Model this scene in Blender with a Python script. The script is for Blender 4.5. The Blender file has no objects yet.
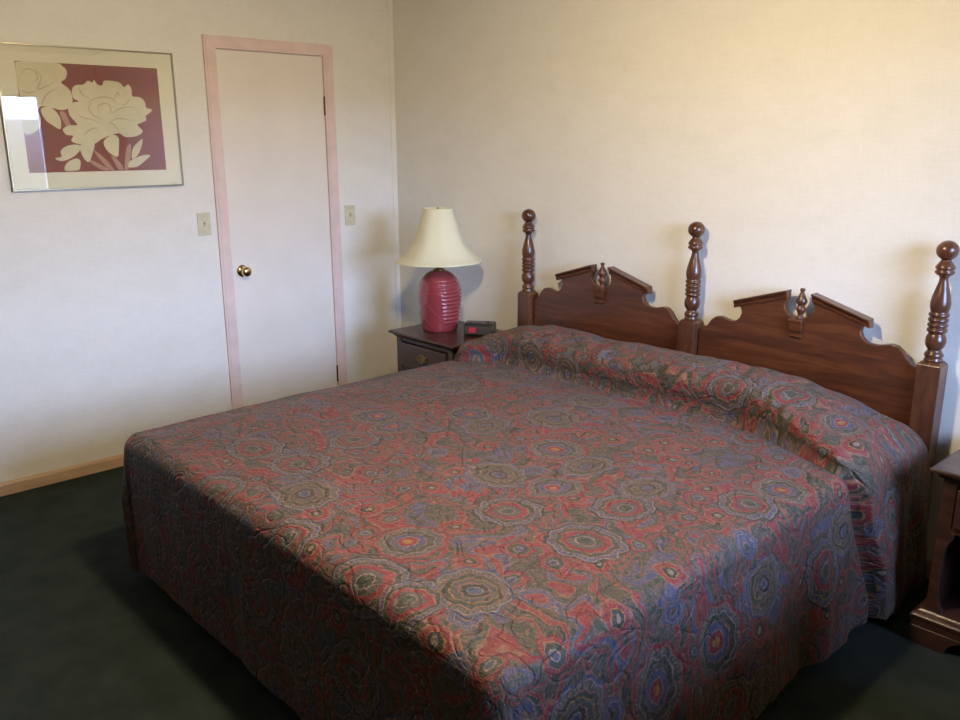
import bpy, bmesh, math, random
from mathutils import Vector, noise

random.seed(7)
PI = math.pi
SC = bpy.context.scene
COL = SC.collection

# ---------------------------------------------------------------- camera
YAW, PITCH, ROLL, FPX = 0.83066, 0.25309, -0.00427, 841.92
cam_d = bpy.data.cameras.new('camera')
cam = bpy.data.objects.new('camera', cam_d)
COL.objects.link(cam)
cam_d.sensor_width = 36.0
cam_d.lens = FPX / 960 * 36.0
cam_d.clip_start = 0.05
from mathutils import Matrix
_f = Vector((-math.sin(YAW) * math.cos(PITCH), math.cos(YAW) * math.cos(PITCH), -math.sin(PITCH)))
_r = Vector((math.cos(YAW), math.sin(YAW), 0))
_u = _r.cross(_f)
_r2 = _r * math.cos(ROLL) + _u * math.sin(ROLL)
_u2 = -_r * math.sin(ROLL) + _u * math.cos(ROLL)
cam.matrix_world = Matrix(((_r2.x, _u2.x, -_f.x, 4.1693), (_r2.y, _u2.y, -_f.y, -3.1358),
                           (_r2.z, _u2.z, -_f.z, 1.5750), (0, 0, 0, 1)))
SC.camera = cam

# ---------------------------------------------------------------- light and exposure
SC.view_settings.view_transform = 'Standard'
SC.view_settings.look = 'None'
SC.view_settings.gamma = 1.0
SC.view_settings.use_curve_mapping = False
SC.view_settings.exposure = 0.0
SKY_STRENGTH = 52.0
LAMP_POWER = 500.0
ROOM_X, ROOM_Y, ROOM_Z = 5.0, -7.2, 2.42
WIN_Y0, WIN_Y1, WIN_Z0, WIN_Z1 = -2.05, -0.53, 0.86, 2.03

world = bpy.data.worlds.new('sky')
SC.world = world
world.use_nodes = True
wn = world.node_tree
wn.nodes.clear()
w_tc = wn.nodes.new('ShaderNodeTexCoord')
w_sp = wn.nodes.new('ShaderNodeSeparateXYZ')
w_rp = wn.nodes.new('ShaderNodeValToRGB')
w_bg = wn.nodes.new('ShaderNodeBackground')
w_o = wn.nodes.new('ShaderNodeOutputWorld')
wn.links.new(w_tc.outputs['Generated'], w_sp.inputs[0])
w_m = wn.nodes.new('ShaderNodeMath'); w_m.operation = 'MULTIPLY_ADD'
w_m.inputs[1].default_value = 0.5; w_m.inputs[2].default_value = 0.5
wn.links.new(w_sp.outputs['Z'], w_m.inputs[0])
wn.links.new(w_m.outputs[0], w_rp.inputs[0])
cr = w_rp.color_ramp
cr.elements[0].position = 0.49; cr.elements[0].color = (0.035, 0.04, 0.045, 1)
cr.elements[1].position = 0.512; cr.elements[1].color = (0.055, 0.065, 0.09, 1)
e = cr.elements.new(0.5155); e.color = (0.43, 0.59, 0.98, 1)
e = cr.elements.new(1.0); e.color = (0.32, 0.50, 1.0, 1)
wn.links.new(w_rp.outputs[0], w_bg.inputs[0])
w_bg.inputs[1].default_value = SKY_STRENGTH
wn.links.new(w_bg.outputs[0], w_o.inputs[0])

portal_d = bpy.data.lights.new('window_portal', 'AREA')
portal_d.shape = 'RECTANGLE'; portal_d.size = WIN_Y1 - WIN_Y0; portal_d.size_y = WIN_Z1 - WIN_Z0
portal_d.cycles.is_portal = True
portal = bpy.data.objects.new('window_portal', portal_d)
COL.objects.link(portal)
portal.location = (ROOM_X + 0.14, (WIN_Y0 + WIN_Y1) / 2, (WIN_Z0 + WIN_Z1) / 2)
portal.rotation_euler = (PI / 2, 0, PI / 2)

# ---------------------------------------------------------------- node helpers
class NT:
    def __init__(self, name):
        self.m = bpy.data.materials.new(name); self.m.use_nodes = True
        self.t = self.m.node_tree; self.t.nodes.clear()
        self.out = self.t.nodes.new('ShaderNodeOutputMaterial')
        self.b = self.t.nodes.new('ShaderNodeBsdfPrincipled')
        self.t.links.new(self.b.outputs[0], self.out.inputs[0])
    def n(self, k, **kw):
        nd = self.t.nodes.new(k)
        for a, v in kw.items(): setattr(nd, a, v)
        return nd
    def put(self, sock, v):
        if hasattr(v, 'is_linked') or isinstance(v, bpy.types.NodeSocket): self.t.links.new(v, sock)
        elif isinstance(v, (tuple, list)) and len(v) == 3 and sock.type == 'RGBA': sock.default_value = (*v, 1)
        else: sock.default_value = v
    def math(self, op, a, b=None, c=None, clamp=False):
        nd = self.n('ShaderNodeMath', operation=op); nd.use_clamp = clamp
        self.put(nd.inputs[0], a)
        if b is not None: self.put(nd.inputs[1], b)
        if c is not None: self.put(nd.inputs[2], c)
        return nd.outputs[0]
    def vmath(self, op, a, b=None, scale=None):
        nd = self.n('ShaderNodeVectorMath', operation=op)
        self.put(nd.inputs[0], a)
        if b is not None: self.put(nd.inputs[1], b)
        if scale is not None: self.put(nd.inputs['Scale'], scale)
        return nd.outputs['Value'] if op in ('LENGTH', 'DISTANCE', 'DOT_PRODUCT') else nd.outputs[0]
    def noise(self, vec, scale, detail=2.0, rough=0.5, dist=0.0, col=False):
        nd = self.n('ShaderNodeTexNoise')
        self.put(nd.inputs['Vector'], vec); self.put(nd.inputs['Scale'], scale)
        self.put(nd.inputs['Detail'], detail); self.put(nd.inputs['Roughness'], rough)
        self.put(nd.inputs['Distortion'], dist)
        return nd.outputs['Color'] if col else nd.outputs['Fac']
    def ramp(self, fac, stops, interp='LINEAR'):
        nd = self.n('ShaderNodeValToRGB'); r = nd.color_ramp; r.interpolation = interp
        while len(r.elements) > 1: r.elements.remove(r.elements[-1])
        for i, (p, c) in enumerate(stops):
            el = r.elements[0] if i == 0 else r.elements.new(p)
            el.position = p; el.color = (*c, 1) if isinstance(c, tuple) else (c, c, c, 1)
        self.put(nd.inputs[0], fac)
        return nd.outputs[0]
    def mix(self, fac, a, b, mode='MIX'):
        nd = self.n('ShaderNodeMix', data_type='RGBA', blend_type=mode)
        self.put(nd.inputs['Factor'], fac)
        self.put(nd.inputs['A'] if False else nd.inputs[6], a); self.put(nd.inputs[7], b)
        return nd.outputs[2]
    def mapping(self, vec, scale=(1, 1, 1), rot=(0, 0, 0), loc=(0, 0, 0)):
        nd = self.n('ShaderNodeMapping')
        self.put(nd.inputs[0], vec)
        nd.inputs['Location'].default_value = loc; nd.inputs['Rotation'].default_value = rot; nd.inputs['Scale'].default_value = scale
        return nd.outputs[0]
    def bump(self, h, strength=0.3, dist=0.01):
        nd = self.n('ShaderNodeBump')
        nd.inputs['Strength'].default_value = strength; nd.inputs['Distance'].default_value = dist
        self.put(nd.inputs['Height'], h)
        self.t.links.new(nd.outputs[0], self.b.inputs['Normal'])
    def set(self, **kw):
        for k, v in kw.items(): self.put(self.b.inputs[k.replace('_', ' ')], v)
        return self
    def obj(self): return self.n('ShaderNodeTexCoord').outputs['Object']
    def uv(self): return self.n('ShaderNodeTexCoord').outputs['UV']

def simple(name, col, rough=0.5, metal=0.0, var=0.06, nscale=30, bump=0.05, **kw):
    t = NT(name)
    o = t.obj()
    nz = t.noise(o, nscale, 3)
    lo = tuple(c * (1 - var) for c in col); hi = tuple(min(1, c * (1 + var)) for c in col)
    t.set(Base_Color=t.ramp(nz, [(0.3, lo), (0.7, hi)]), Roughness=rough, Metallic=metal)
    if kw: t.set(**kw)
    if bump: t.bump(nz, bump, 0.002)
    return t.m

# ---------------------------------------------------------------- materials
def mat_wallpaper():
    t = NT('wallpaper'); o = t.obj()
    a = t.noise(t.mapping(o, (5, 5, 9)), 1, 5, 0.6)
    b = t.noise(t.mapping(o, (18, 18, 160)), 1, 3, 0.6)
    c = t.noise(t.mapping(o, (140, 140, 14)), 1, 3, 0.6)
    f = t.math('MULTIPLY_ADD', b, 0.35, t.math('MULTIPLY_ADD', c, 0.25, t.math('MULTIPLY', a, 0.4)))
    t.set(Base_Color=t.ramp(f, [(0.34, (0.72, 0.70, 0.63)), (0.5, (0.77, 0.75, 0.685)), (0.66, (0.81, 0.79, 0.735))]), Roughness=0.62)
    t.bump(f, 0.14, 0.002)
    return t.m
def mat_carpet():
    t = NT('carpet'); o = t.obj()
    a = t.noise(o, 6, 4, 0.6); b = t.noise(o, 380, 2, 0.6)
    f = t.math('MULTIPLY_ADD', b, 0.6, t.math('MULTIPLY', a, 0.4))
    t.set(Base_Color=t.ramp(f, [(0.35, (0.012, 0.018, 0.014)), (0.65, (0.040, 0.052, 0.042))]), Roughness=0.95)
    t.set(Specular_IOR_Level=0.15)
    t.bump(b, 0.7, 0.006)
    return t.m
def mat_wood(name, dark, mid, light, stretch=(1.2, 14, 14), rough=0.34):
    t = NT(name); o = t.obj()
    a = t.noise(t.mapping(o, stretch), 2.2, 6, 0.62, 0.6)
    b = t.noise(t.mapping(o, tuple(s * 6 for s in stretch)), 2.0, 3, 0.6)
    f = t.math('MULTIPLY_ADD', b, 0.25, t.math('MULTIPLY', a, 0.75))
    t.set(Base_Color=t.ramp(f, [(0.33, dark), (0.5, mid), (0.68, light)]), Roughness=rough)
    t.set(Coat_Weight=0.25, Coat_Roughness=0.22)
    t.bump(b, 0.08, 0.001)
    return t.m

def mat_spread():
    """Paisley and medallion print: marbled bands, flower discs and beaded rings."""
    t = NT('quilted_paisley'); uv = t.uv()
    RED, DRED = (0.36, 0.024, 0.036), (0.20, 0.014, 0.022)
    GRN, DGRN = (0.058, 0.080, 0.052), (0.035, 0.045, 0.035)
    GRY, BLU, PCH, GLD, CRM = (0.125, 0.115, 0.10), (0.080, 0.105, 0.205), (0.40, 0.185, 0.115), (0.55, 0.27, 0.06), (0.44, 0.32, 0.23)
    w1 = t.noise(uv, 9, 2, 0.5, 0, True)
    wv = t.vmath('SCALE', t.vmath('SUBTRACT', w1, (0.5, 0.5, 0.5)), scale=0.055)
    w2 = t.noise(uv, 34, 2, 0.6, 0, True)
    wf = t.vmath('SCALE', t.vmath('SUBTRACT', w2, (0.5, 0.5, 0.5)), scale=0.020)
    wv = t.vmath('ADD', wv, wf)
    p = t.vmath('ADD', uv, wv)
    # marbled ground
    n1 = t.noise(p, 5.2, 1.0, 0.4, 0.9)
    ground = t.ramp(n1, [(0.0, GRN), (0.28, BLU), (0.325, PCH), (0.332, GRN), (0.375, GRY), (0.40, RED), (0.435, PCH), (0.447, GRN), (0.485, GRY), (0.50, DGRN),
                         (0.523, PCH), (0.533, RED), (0.572, PCH), (0.580, GRN), (0.615, GRY), (0.630, CRM), (0.636, BLU), (0.665, PCH), (0.675, RED), (0.72, GRN)], 'CONSTANT')
    # fine swirling contour threads
    n2 = t.noise(p, 8.0, 2.0, 0.5, 1.2)
    th = t.math('SINE', t.math('MULTIPLY', n2, 95.0))
    thm = t.math('MULTIPLY', t.math('GREATER_THAN', th, 0.62), 0.5)
    ground = t.mix(thm, ground, PCH)
    def discs(prev, scale, rnd, rmax, seed, petals, palette_rows, thresh):
        pv = t.vmath('ADD', t.vmath('ADD', uv, t.vmath('SCALE', wv, scale=0.75)), (seed, seed * 1.7, 0))
        v = t.n('ShaderNodeTexVoronoi', voronoi_dimensions='2D')
        t.put(v.inputs['Vector'], pv); v.inputs['Scale'].default_value = scale; v.inputs['Randomness'].default_value = rnd
        d3 = t.vmath('SUBTRACT', t.vmath('SCALE', pv, scale=1.0), v.outputs['Position'])
        s = t.n('ShaderNodeSeparateXYZ'); t.put(s.inputs[0], d3)
        # ellipse flattening that differs per cell
        cs = t.n('ShaderNodeSeparateColor'); t.put(cs.inputs[0], v.outputs['Color'])
        ax = t.math('MULTIPLY_ADD', cs.outputs[0], 0.5, 0.75)
        ex = t.math('DIVIDE', s.outputs[0], ax)
        r = t.math('SQRT', t.math('ADD', t.math('MULTIPLY', ex, ex), t.math('MULTIPLY', s.outputs[1], s.outputs[1])))
        ang = t.math('ARCTAN2', s.outputs[1], ex)
        pet = t.math('SINE', t.math('MULTIPLY', ang, float(petals)))
        rr = t.math('DIVIDE', r, rmax)
        rr2 = t.math('MULTIPLY', rr, t.math('MULTIPLY_ADD', pet, 0.045, 1.0))
        # pick ring colours per cell
        rows = [t.ramp(rr2, row, 'CONSTANT') for row in palette_rows]
        c = rows[0]
        c = t.mix(t.math('GREATER_THAN', cs.outputs[1], 0.36), c, rows[1])
        c = t.mix(t.math('GREATER_THAN', cs.outputs[1], 0.68), c, rows[2])
        # beads
        bead = t.math('MULTIPLY', t.math('GREATER_THAN', t.math('SINE', t.math('MULTIPLY', ang, float(petals * 5))), 0.2),
                      t.math('MULTIPLY', t.math('GREATER_THAN', rr, 0.77), t.math('LESS_THAN', rr, 0.86)))
        c = t.mix(t.math('MULTIPLY', bead, 0.6), c, CRM)
        m = t.math('MULTIPLY', t.math('LESS_THAN', rr2, 1.0), t.math('GREATER_THAN', cs.outputs[2], thresh))
        return t.mix(m, prev, c)
    small = [[(0, GRN), (0.22, PCH), (0.30, BLU), (0.62, CRM), (0.68, BLU), (0.92, PCH)],
             [(0, CRM), (0.2, DGRN), (0.45, GLD), (0.52, RED), (0.88, PCH)],
             [(0, BLU), (0.25, CRM), (0.33, GRN), (0.6, PCH), (0.68, RED), (0.9, DRED)]]
    big = [[(0, BLU), (0.16, CRM), (0.19, DGRN), (0.32, PCH), (0.36, GRY), (0.52, GLD), (0.56, GRN), (0.70, PCH), (0.74, GRY), (0.88, CRM), (0.92, BLU)],
           [(0, GLD), (0.12, RED), (0.26, CRM), (0.30, BLU), (0.46, PCH), (0.50, GRN), (0.66, CRM), (0.70, GRY), (0.87, PCH), (0.91, RED)],
           [(0, GRN), (0.20, CRM), (0.24, GRY), (0.40, RED), (0.55, PCH), (0.60, GRN), (0.72, GLD), (0.75, BLU), (0.88, CRM), (0.92, DGRN)]]
    c = discs(ground, 8.5, 0.8, 0.042, 3.1, 7, small, 0.42)
    c = discs(c, 3.9, 0.55, 0.098, 11.7, 9, big, 0.25)
    # fine printed scrollwork running over everything
    n3 = t.noise(t.vmath('ADD', uv, t.vmath('SCALE', wv, scale=1.4)), 21.0, 2.0, 0.55, 1.6)
    s3 = t.math('SINE', t.math('MULTIPLY', n3, 52.0))
    c = t.mix(t.math('MULTIPLY', t.math('GREATER_THAN', s3, 0.70), 0.42), c, PCH)
    c = t.mix(t.math('MULTIPLY', t.math('LESS_THAN', s3, -0.72), 0.45), c, DGRN)
    # woven irregularity of the print
    f = t.noise(uv, 160, 3, 0.7)
    c = t.mix(1.0, c, t.ramp(f, [(0.3, 0.32), (0.7, 0.70)]), 'MULTIPLY')
    c = t.mix(0.10, c, GRY)
    t.set(Base_Color=c, Roughness=0.55, Specular_IOR_Level=0.25)
    t.set(Sheen_Weight=0.05, Sheen_Roughness=0.45)
    # puckered quilting
    q1 = t.noise(t.mapping(uv, (26, 60, 1), (0, 0, 0.5)), 1, 3, 0.55, 0.8)
    st = t.math('ABSOLUTE', t.math('SUBTRACT', t.noise(uv, 11, 1, 0.5, 1.0), 0.5))
    st = t.math('MINIMUM', t.math('MULTIPLY', st, 18.0), 1.0)
    h = t.math('MULTIPLY_ADD', q1, 0.7, t.math('MULTIPLY', st, 0.5))
    t.bump(h, 0.8, 0.009)
    return t.m

def mat_shade():
    t = NT('lampshade_fabric'); o = t.obj()
    nz = t.noise(t.mapping(o, (60, 60, 400)), 1, 2)
    t.set(Base_Color=t.ramp(nz, [(0.3, (0.86, 0.84, 0.62)), (0.7, (0.91, 0.89, 0.68))]), Roughness=0.8)
    tr = t.n('ShaderNodeBsdfTranslucent'); tr.inputs[0].default_value = (0.85, 0.8, 0.6, 1)
    mx = t.n('ShaderNodeMixShader'); mx.inputs[0].default_value = 0.30
    t.t.links.new(t.b.outputs[0], mx.inputs[1]); t.t.links.new(tr.outputs[0], mx.inputs[2]); t.t.links.new(mx.outputs[0], t.out.inputs[0])
    return t.m
def mat_glass_pane():
    t = NT('glass_pane')
    gl = t.n('ShaderNodeBsdfGlossy'); gl.inputs['Roughness'].default_value = 0.004
    tp = t.n('ShaderNodeBsdfTransparent')
    fr = t.n('ShaderNodeFresnel'); fr.inputs[0].default_value = 1.5
    mx = t.n('ShaderNodeMixShader')
    t.t.links.new(t.math('MULTIPLY', fr.outputs[0], 1.9, clamp=True), mx.inputs[0])
    t.t.links.new(tp.outputs[0], mx.inputs[1]); t.t.links.new(gl.outputs[0], mx.inputs[2]); t.t.links.new(mx.outputs[0], t.out.inputs[0])
    return t.m
def mat_emit(name, col, strength):
    t = NT(name)
    t.set(Base_Color=(0.02, 0.02, 0.02) if False else (*col, 1), Emission_Color=(*col, 1), Emission_Strength=strength, Roughness=0.3)
    return t.m

M = {}
M['wall'] = mat_wallpaper()
M['carpet'] = mat_carpet()
M['ceiling'] = simple('ceiling_paint', (0.36, 0.33, 0.28), 0.9, nscale=90, bump=0.2)
M['farwall'] = simple('far_wall_paint', (0.045, 0.035, 0.03), 0.9, nscale=20)
M['pink'] = simple('pink_trim_paint', (0.74, 0.59, 0.54), 0.42, nscale=14, bump=0.03)
M['door'] = simple('door_paint', (0.78, 0.73, 0.655), 0.40, nscale=5, var=0.03, bump=0.03)
M['base'] = mat_wood('pale_baseboard_wood', (0.46, 0.31, 0.19), (0.54, 0.37, 0.24), (0.60, 0.43, 0.29), (14, 1.0, 14), 0.5)
M['wood'] = mat_wood('cherry_wood', (0.040, 0.012, 0.005), (0.080, 0.024, 0.009), (0.145, 0.048, 0.016))
M['woodv'] = mat_wood('turned_cherry_wood', (0.045, 0.016, 0.009), (0.085, 0.030, 0.014), (0.14, 0.052, 0.024), (12, 12, 2.0), 0.28)
M['woodd'] = mat_wood('dark_nightstand_wood', (0.026, 0.012, 0.009), (0.050, 0.022, 0.015), (0.085, 0.038, 0.024), (1.5, 12, 12), 0.36)
M['spread'] = mat_spread()
M['ticking'] = simple('mattress_ticking', (0.5, 0.5, 0.48), 0.9)
M['ceramic'] = simple('rose_ceramic', (0.25, 0.040, 0.050), 0.16, var=0.10, nscale=8, bump=0.02, Coat_Weight=0.6, Coat_Roughness=0.06)
M['shade'] = mat_shade()
M['brass'] = simple('brass', (0.80, 0.62, 0.34), 0.14, 1.0, nscale=60, bump=0.02)
M['oldbrass'] = simple('aged_brass', (0.30, 0.21, 0.10), 0.34, 1.0, var=0.25, nscale=60)
M['hinge'] = simple('dull_hinge_metal', (0.12, 0.085, 0.05), 0.45, 0.7)
M['silver'] = simple('brushed_silver_frame', (0.32, 0.30, 0.22), 0.32, 0.85)
M['black'] = simple('black_plastic', (0.018, 0.017, 0.017), 0.32)
M['dgrey'] = simple('dark_grey_plastic', (0.045, 0.044, 0.043), 0.4)
M['ivory'] = simple('ivory_plastic', (0.60, 0.57, 0.40), 0.35)
M['screw'] = simple('painted_screw', (0.42, 0.38, 0.24), 0.4, 0.3)
M['matboard'] = simple('cream_mat_board', (0.76, 0.74, 0.58), 0.85, var=0.02, nscale=200)
M['printred'] = simple('print_red_ink', (0.235, 0.052, 0.048), 0.8, var=0.08, nscale=25)
M['printcream'] = simple('print_cream_ink', (0.66, 0.62, 0.42), 0.8, var=0.05, nscale=20)
M['printline'] = simple('print_line_ink', (0.50, 0.44, 0.27), 0.8, var=0.08, nscale=20)  # darker cream for the strokes drawn on the petals
M['printpale'] = simple('print_faded_cream_ink', (0.46, 0.28, 0.21), 0.8, var=0.05, nscale=20)
M['glass'] = mat_glass_pane()
M['white'] = simple('white_window_paint', (0.7, 0.7, 0.68), 0.45)
M['red_led'] = mat_emit('red_led_display', (0.42, 0.02, 0.05), 0.18)
M['globe'] = mat_emit('lit_opal_globe', (1.0, 0.80, 0.52), LAMP_POWER)

# ---------------------------------------------------------------- mesh helpers
def ob(name, bm, mat, parent=None, smooth=False, bevel=0.0, segs=2, loc=None):
    me = bpy.data.meshes.new(name)
    if bm.faces: bmesh.ops.recalc_face_normals(bm, faces=bm.faces[:])
    bm.to_mesh(me); bm.free()
    for m in (mat if isinstance(mat, (list, tuple)) else [mat]): me.materials.append(m)
    o = bpy.data.objects.new(name, me); COL.objects.link(o)
    if parent: o.parent = parent
    if loc: o.location = loc
    if smooth:
        for p in me.polygons: p.use_smooth = True
    if bevel:
        b = o.modifiers.new('bevel', 'BEVEL'); b.width = bevel; b.segments = segs; b.limit_method = 'ANGLE'; b.angle_limit = 0.6
        for p in me.polygons: p.use_smooth = True
        try:
            b.harden_normals = True
        except Exception: pass
    return o
def thing(name, label, cat, loc=(0, 0, 0), rz=0, group=None):
    o = bpy.data.objects.new(name, None); COL.objects.link(o)
    o.location = loc; o.rotation_euler = (0, 0, rz); o.empty_display_size = 0.1
    o['label'] = label; o['category'] = cat
    if group: o['group'] = group
    return o
def struct(name, bm, mat, **kw):
    o = ob(name, bm, mat, **kw); o['kind'] = 'structure'
    return o
def box(bm, x0, x1, y0, y1, z0, z1, mi=0):
    vs = [bm.verts.new(c) for c in ((x0, y0, z0), (x1, y0, z0), (x1, y1, z0), (x0, y1, z0), (x0, y0, z1), (x1, y0, z1), (x1, y1, z1), (x0, y1, z1))]
    for f in ((0, 3, 2, 1), (4, 5, 6, 7), (0, 1, 5, 4), (1, 2, 6, 5), (2, 3, 7, 6), (3, 0, 4, 7)):
        fc = bm.faces.new([vs[i] for i in f]); fc.material_index = mi
    return bm
def BX(*a):
    return box(bmesh.new(), *a)
def lathe(prof, seg=32, bm=None, c=(0, 0, 0)):
    bm = bm or bmesh.new(); rings = []
    for r, z in prof:
        if r < 1e-6: rings.append([bm.verts.new((c[0], c[1], c[2] + z))])
        else: rings.append([bm.verts.new((c[0] + r * math.cos(2 * PI * k / seg), c[1] + r * math.sin(2 * PI * k / seg), c[2] + z)) for k in range(seg)])
    for a, b in zip(rings, rings[1:]):
        for k in range(seg):
            k2 = (k + 1) % seg
            if len(a) == 1 and len(b) == 1: continue
            if len(a) == 1: bm.faces.new((a[0], b[k], b[k2]))
            elif len(b) == 1: bm.faces.new((a[k], a[k2], b[0]))
            else: bm.faces.new((a[k], a[k2], b[k2], b[k]))
    if len(rings[0]) > 1: bm.faces.new(rings[0][::-1])
    if len(rings[-1]) > 1: bm.faces.new(rings[-1])
    return bm
def spline(pts, n=6):
    """Catmull-Rom through 2-D points."""
    out = []
    P = [pts[0]] + list(pts) + [pts[-1]]
    for i in range(1, len(P) - 2):
        for k in range(n):
            s = k / n; a, b, c, d = P[i - 1], P[i], P[i + 1], P[i + 2]
            out.append(tuple(0.5 * ((2 * b[j]) + (-a[j] + c[j]) * s + (2 * a[j] - 5 * b[j] + 4 * c[j] - d[j]) * s * s + (-a[j] + 3 * b[j] - 3 * c[j] + d[j]) * s ** 3) for j in range(2)))
    out.append(tuple(pts[-1]))
    return out
def prism_xz(pts, y0, y1, bm=None):
    """Closed outline in the x-z plane, given thickness along y."""
    bm = bm or bmesh.new()
    a = [bm.verts.new((x, y0, z)) for x, z in pts]; b = [bm.verts.new((x, y1, z)) for x, z in pts]
    fa = bm.faces.new(a); fb = bm.faces.new(b[::-1])
    for i in range(len(pts)):
        j = (i + 1) % len(pts); bm.faces.new((a[i], b[i], b[j], a[j]))
    return bm
def prism_yz(pts, x0, x1, bm=None, mi=0):
    bm = bm or bmesh.new()
    a = [bm.verts.new((x0, y, z)) for y, z in pts]; b = [bm.verts.new((x1, y, z)) for y, z in pts]
    fs = [bm.faces.new(a), bm.faces.new(b[::-1])]
    for i in range(len(pts)):
        j = (i + 1) % len(pts); fs.append(bm.faces.new((a[i], b[i], b[j], a[j])))
    for f in fs: f.material_index = mi
    return bm
def smooth_all(o):
    for p in o.data.polygons: p.use_smooth = True
    return o
def sm(a, b, x):
    t = min(1, max(0, (x - a) / (b - a))); return t * t * (3 - 2 * t)

# outlines of the print, metres from its centre
PETALS = {'main': [(-0.086, 0.102), (-0.085, 0.125), (-0.069, 0.145), (-0.034, 0.15), (-0.012, 0.167), (0.007, 0.16), (0.016, 0.172), (0.028, 0.153), (0.049, 0.15), (0.06, 0.17), (0.092, 0.171), (0.128, 0.165), (0.147, 0.146), (0.169, 0.158), (0.181, 0.135), (0.182, 0.106), (0.214, 0.103), (0.237, 0.084), (0.243, 0.055), (0.27, 0.047), (0.248, 0.026), (0.235, 0.018), (0.235, -0.003), (0.205, -0.016), (0.192, -0.024), (0.213, -0.049), (0.204, -0.065), (0.169, -0.078), (0.127, -0.078), (0.103, -0.062), (0.069, -0.07), (0.044, -0.078), (0.018, -0.09), (-0.016, -0.11), (-0.065, -0.114), (-0.113, -0.098), (-0.103, -0.074), (-0.13, -0.07), (-0.144, -0.047), (-0.117, -0.029), (-0.082, -0.027), (-0.088, -0.011), (-0.108, 0.016), (-0.109, 0.051), (-0.09, 0.069), (-0.062, 0.076), (-0.08, 0.087)], 'leafA': [(-0.192, -0.172), (-0.164, -0.165), (-0.165, -0.141), (-0.135, -0.118), (-0.084, -0.114), (-0.082, -0.138), (-0.118, -0.169), (-0.166, -0.185)], 'leafB': [(-0.076, -0.114), (-0.016, -0.106), (-0.029, -0.155), (-0.05, -0.191), (-0.074, -0.162)], 'leafC': [(0.029, -0.098), (0.069, -0.07), (0.097, -0.082), (0.095, -0.123), (0.085, -0.168), (0.056, -0.156), (0.034, -0.131)], 'leafD': [(0.15, -0.178), (0.159, -0.132), (0.192, -0.099), (0.21, -0.09), (0.197, -0.132), (0.177, -0.165)], 'leafE': [(0.129, -0.215), (0.14, -0.19), (0.194, -0.166), (0.239, -0.164), (0.209, -0.191), (0.171, -0.216), (0.141, -0.219)], 'leafF': [(-0.156, -0.226), (-0.144, -0.193), (-0.103, -0.174), (-0.085, -0.186), (-0.091, -0.218), (-0.105, -0.227)], 'stemG': [(-0.048, -0.179), (-0.002, -0.2), (0.04, -0.226), (0.007, -0.227), (-0.035, -0.199)], 'stemH': [(0.055, -0.164), (0.078, -0.176), (0.107, -0.223), (0.085, -0.228), (0.071, -0.205)], 'stemI': [(0.129, -0.132), (0.152, -0.115), (0.14, -0.19), (0.132, -0.223), (0.111, -0.224)], 'stemJ': [(-0.02, -0.138), (0.025, -0.176), (0.06, -0.226), (0.045, -0.228), (0.007, -0.188)], 'left': [(-0.302, 0.233), (-0.143, 0.236), (-0.113, 0.224), (-0.097, 0.203), (-0.107, 0.171), (-0.127, 0.155), (-0.098, 0.129), (-0.087, 0.092), (-0.097, 0.054), (-0.136, 0.037), (-0.182, 0.047), (-0.222, 0.051), (-0.238, 0.03), (-0.23, -0.007), (-0.25, -0.05), (-0.306, -0.061), (-0.302, 0.096)], 'leafL': [(-0.224, 0.041), (-0.182, 0.047), (-0.15, 0.005), (-0.154, -0.044), (-0.186, -0.028), (-0.214, -0.002)], 'stemL': [(-0.148, 0.026), (-0.125, 0.025), (-0.107, -0.027), (-0.093, -0.049), (-0.124, -0.04)]}
LINES = [[(-0.035, 0.068), (0.006, 0.089), (0.048, 0.098), (0.087, 0.092), (0.109, 0.064)], [(-0.006, 0.081), (-0.022, 0.045), (-0.002, 0.014), (0.036, -0.002)], [(0.076, 0.023), (0.107, 0.044), (0.15, 0.057), (0.191, 0.054)], [(0.058, -0.025), (0.085, -0.001), (0.127, 0.004), (0.176, -0.008)], [(-0.072, 0.021), (-0.051, 0.005), (-0.012, -0.002), (0.018, -0.018)], [(0.104, -0.058), (0.094, -0.037), (0.075, -0.017), (0.059, -0.013)], [(-0.06, -0.074), (-0.025, -0.046), (0.016, -0.038)], [(0.095, 0.088), (0.115, 0.12), (0.125, 0.101)], [(0.023, 0.022), (0.018, 0.054), (0.044, 0.07), (0.072, 0.063), (0.072, 0.031), (0.042, 0.015)], [(-0.055, 0.138), (-0.043, 0.107), (-0.013, 0.089)], [(0.171, 0.102), (0.151, 0.073), (0.125, 0.064)], [(-0.286, 0.184), (-0.263, 0.206), (-0.229, 0.197), (-0.223, 0.166), (-0.25, 0.15)], [(-0.227, 0.213), (-0.207, 0.172), (-0.228, 0.124), (-0.191, 0.136), (-0.141, 0.165)], [(-0.222, 0.056), (-0.196, 0.099), (-0.145, 0.133)], [(-0.299, 0.117), (-0.271, 0.107), (-0.23, 0.114)]]

# ================================================================ the room
struct('floor', BX(-0.1, ROOM_X + 0.1, ROOM_Y - 0.1, 0.1, -0.1, 0), M['carpet'])
struct('ceiling', BX(-0.1, ROOM_X + 0.1, ROOM_Y - 0.1, 0.1, ROOM_Z, ROOM_Z + 0.1), M['ceiling'])
struct('wall_back', BX(-0.1, ROOM_X + 0.1, 0, 0.1, 0, ROOM_Z), M['wall'])
struct('wall_front', BX(-0.1, ROOM_X + 0.1, ROOM_Y - 0.1, ROOM_Y, 0, ROOM_Z), M['farwall'])
DY0, DY1, DH = -1.112, -0.484, 2.038                     # door opening
bm = bmesh.new()
box(bm, -0.1, 0, ROOM_Y, DY0, 0, ROOM_Z); box(bm, -0.1, 0, DY1, 0, 0, ROOM_Z); box(bm, -0.1, 0, DY0, DY1, DH, ROOM_Z)
struct('wall_left', bm, M['wall'])
bm = bmesh.new()
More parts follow.
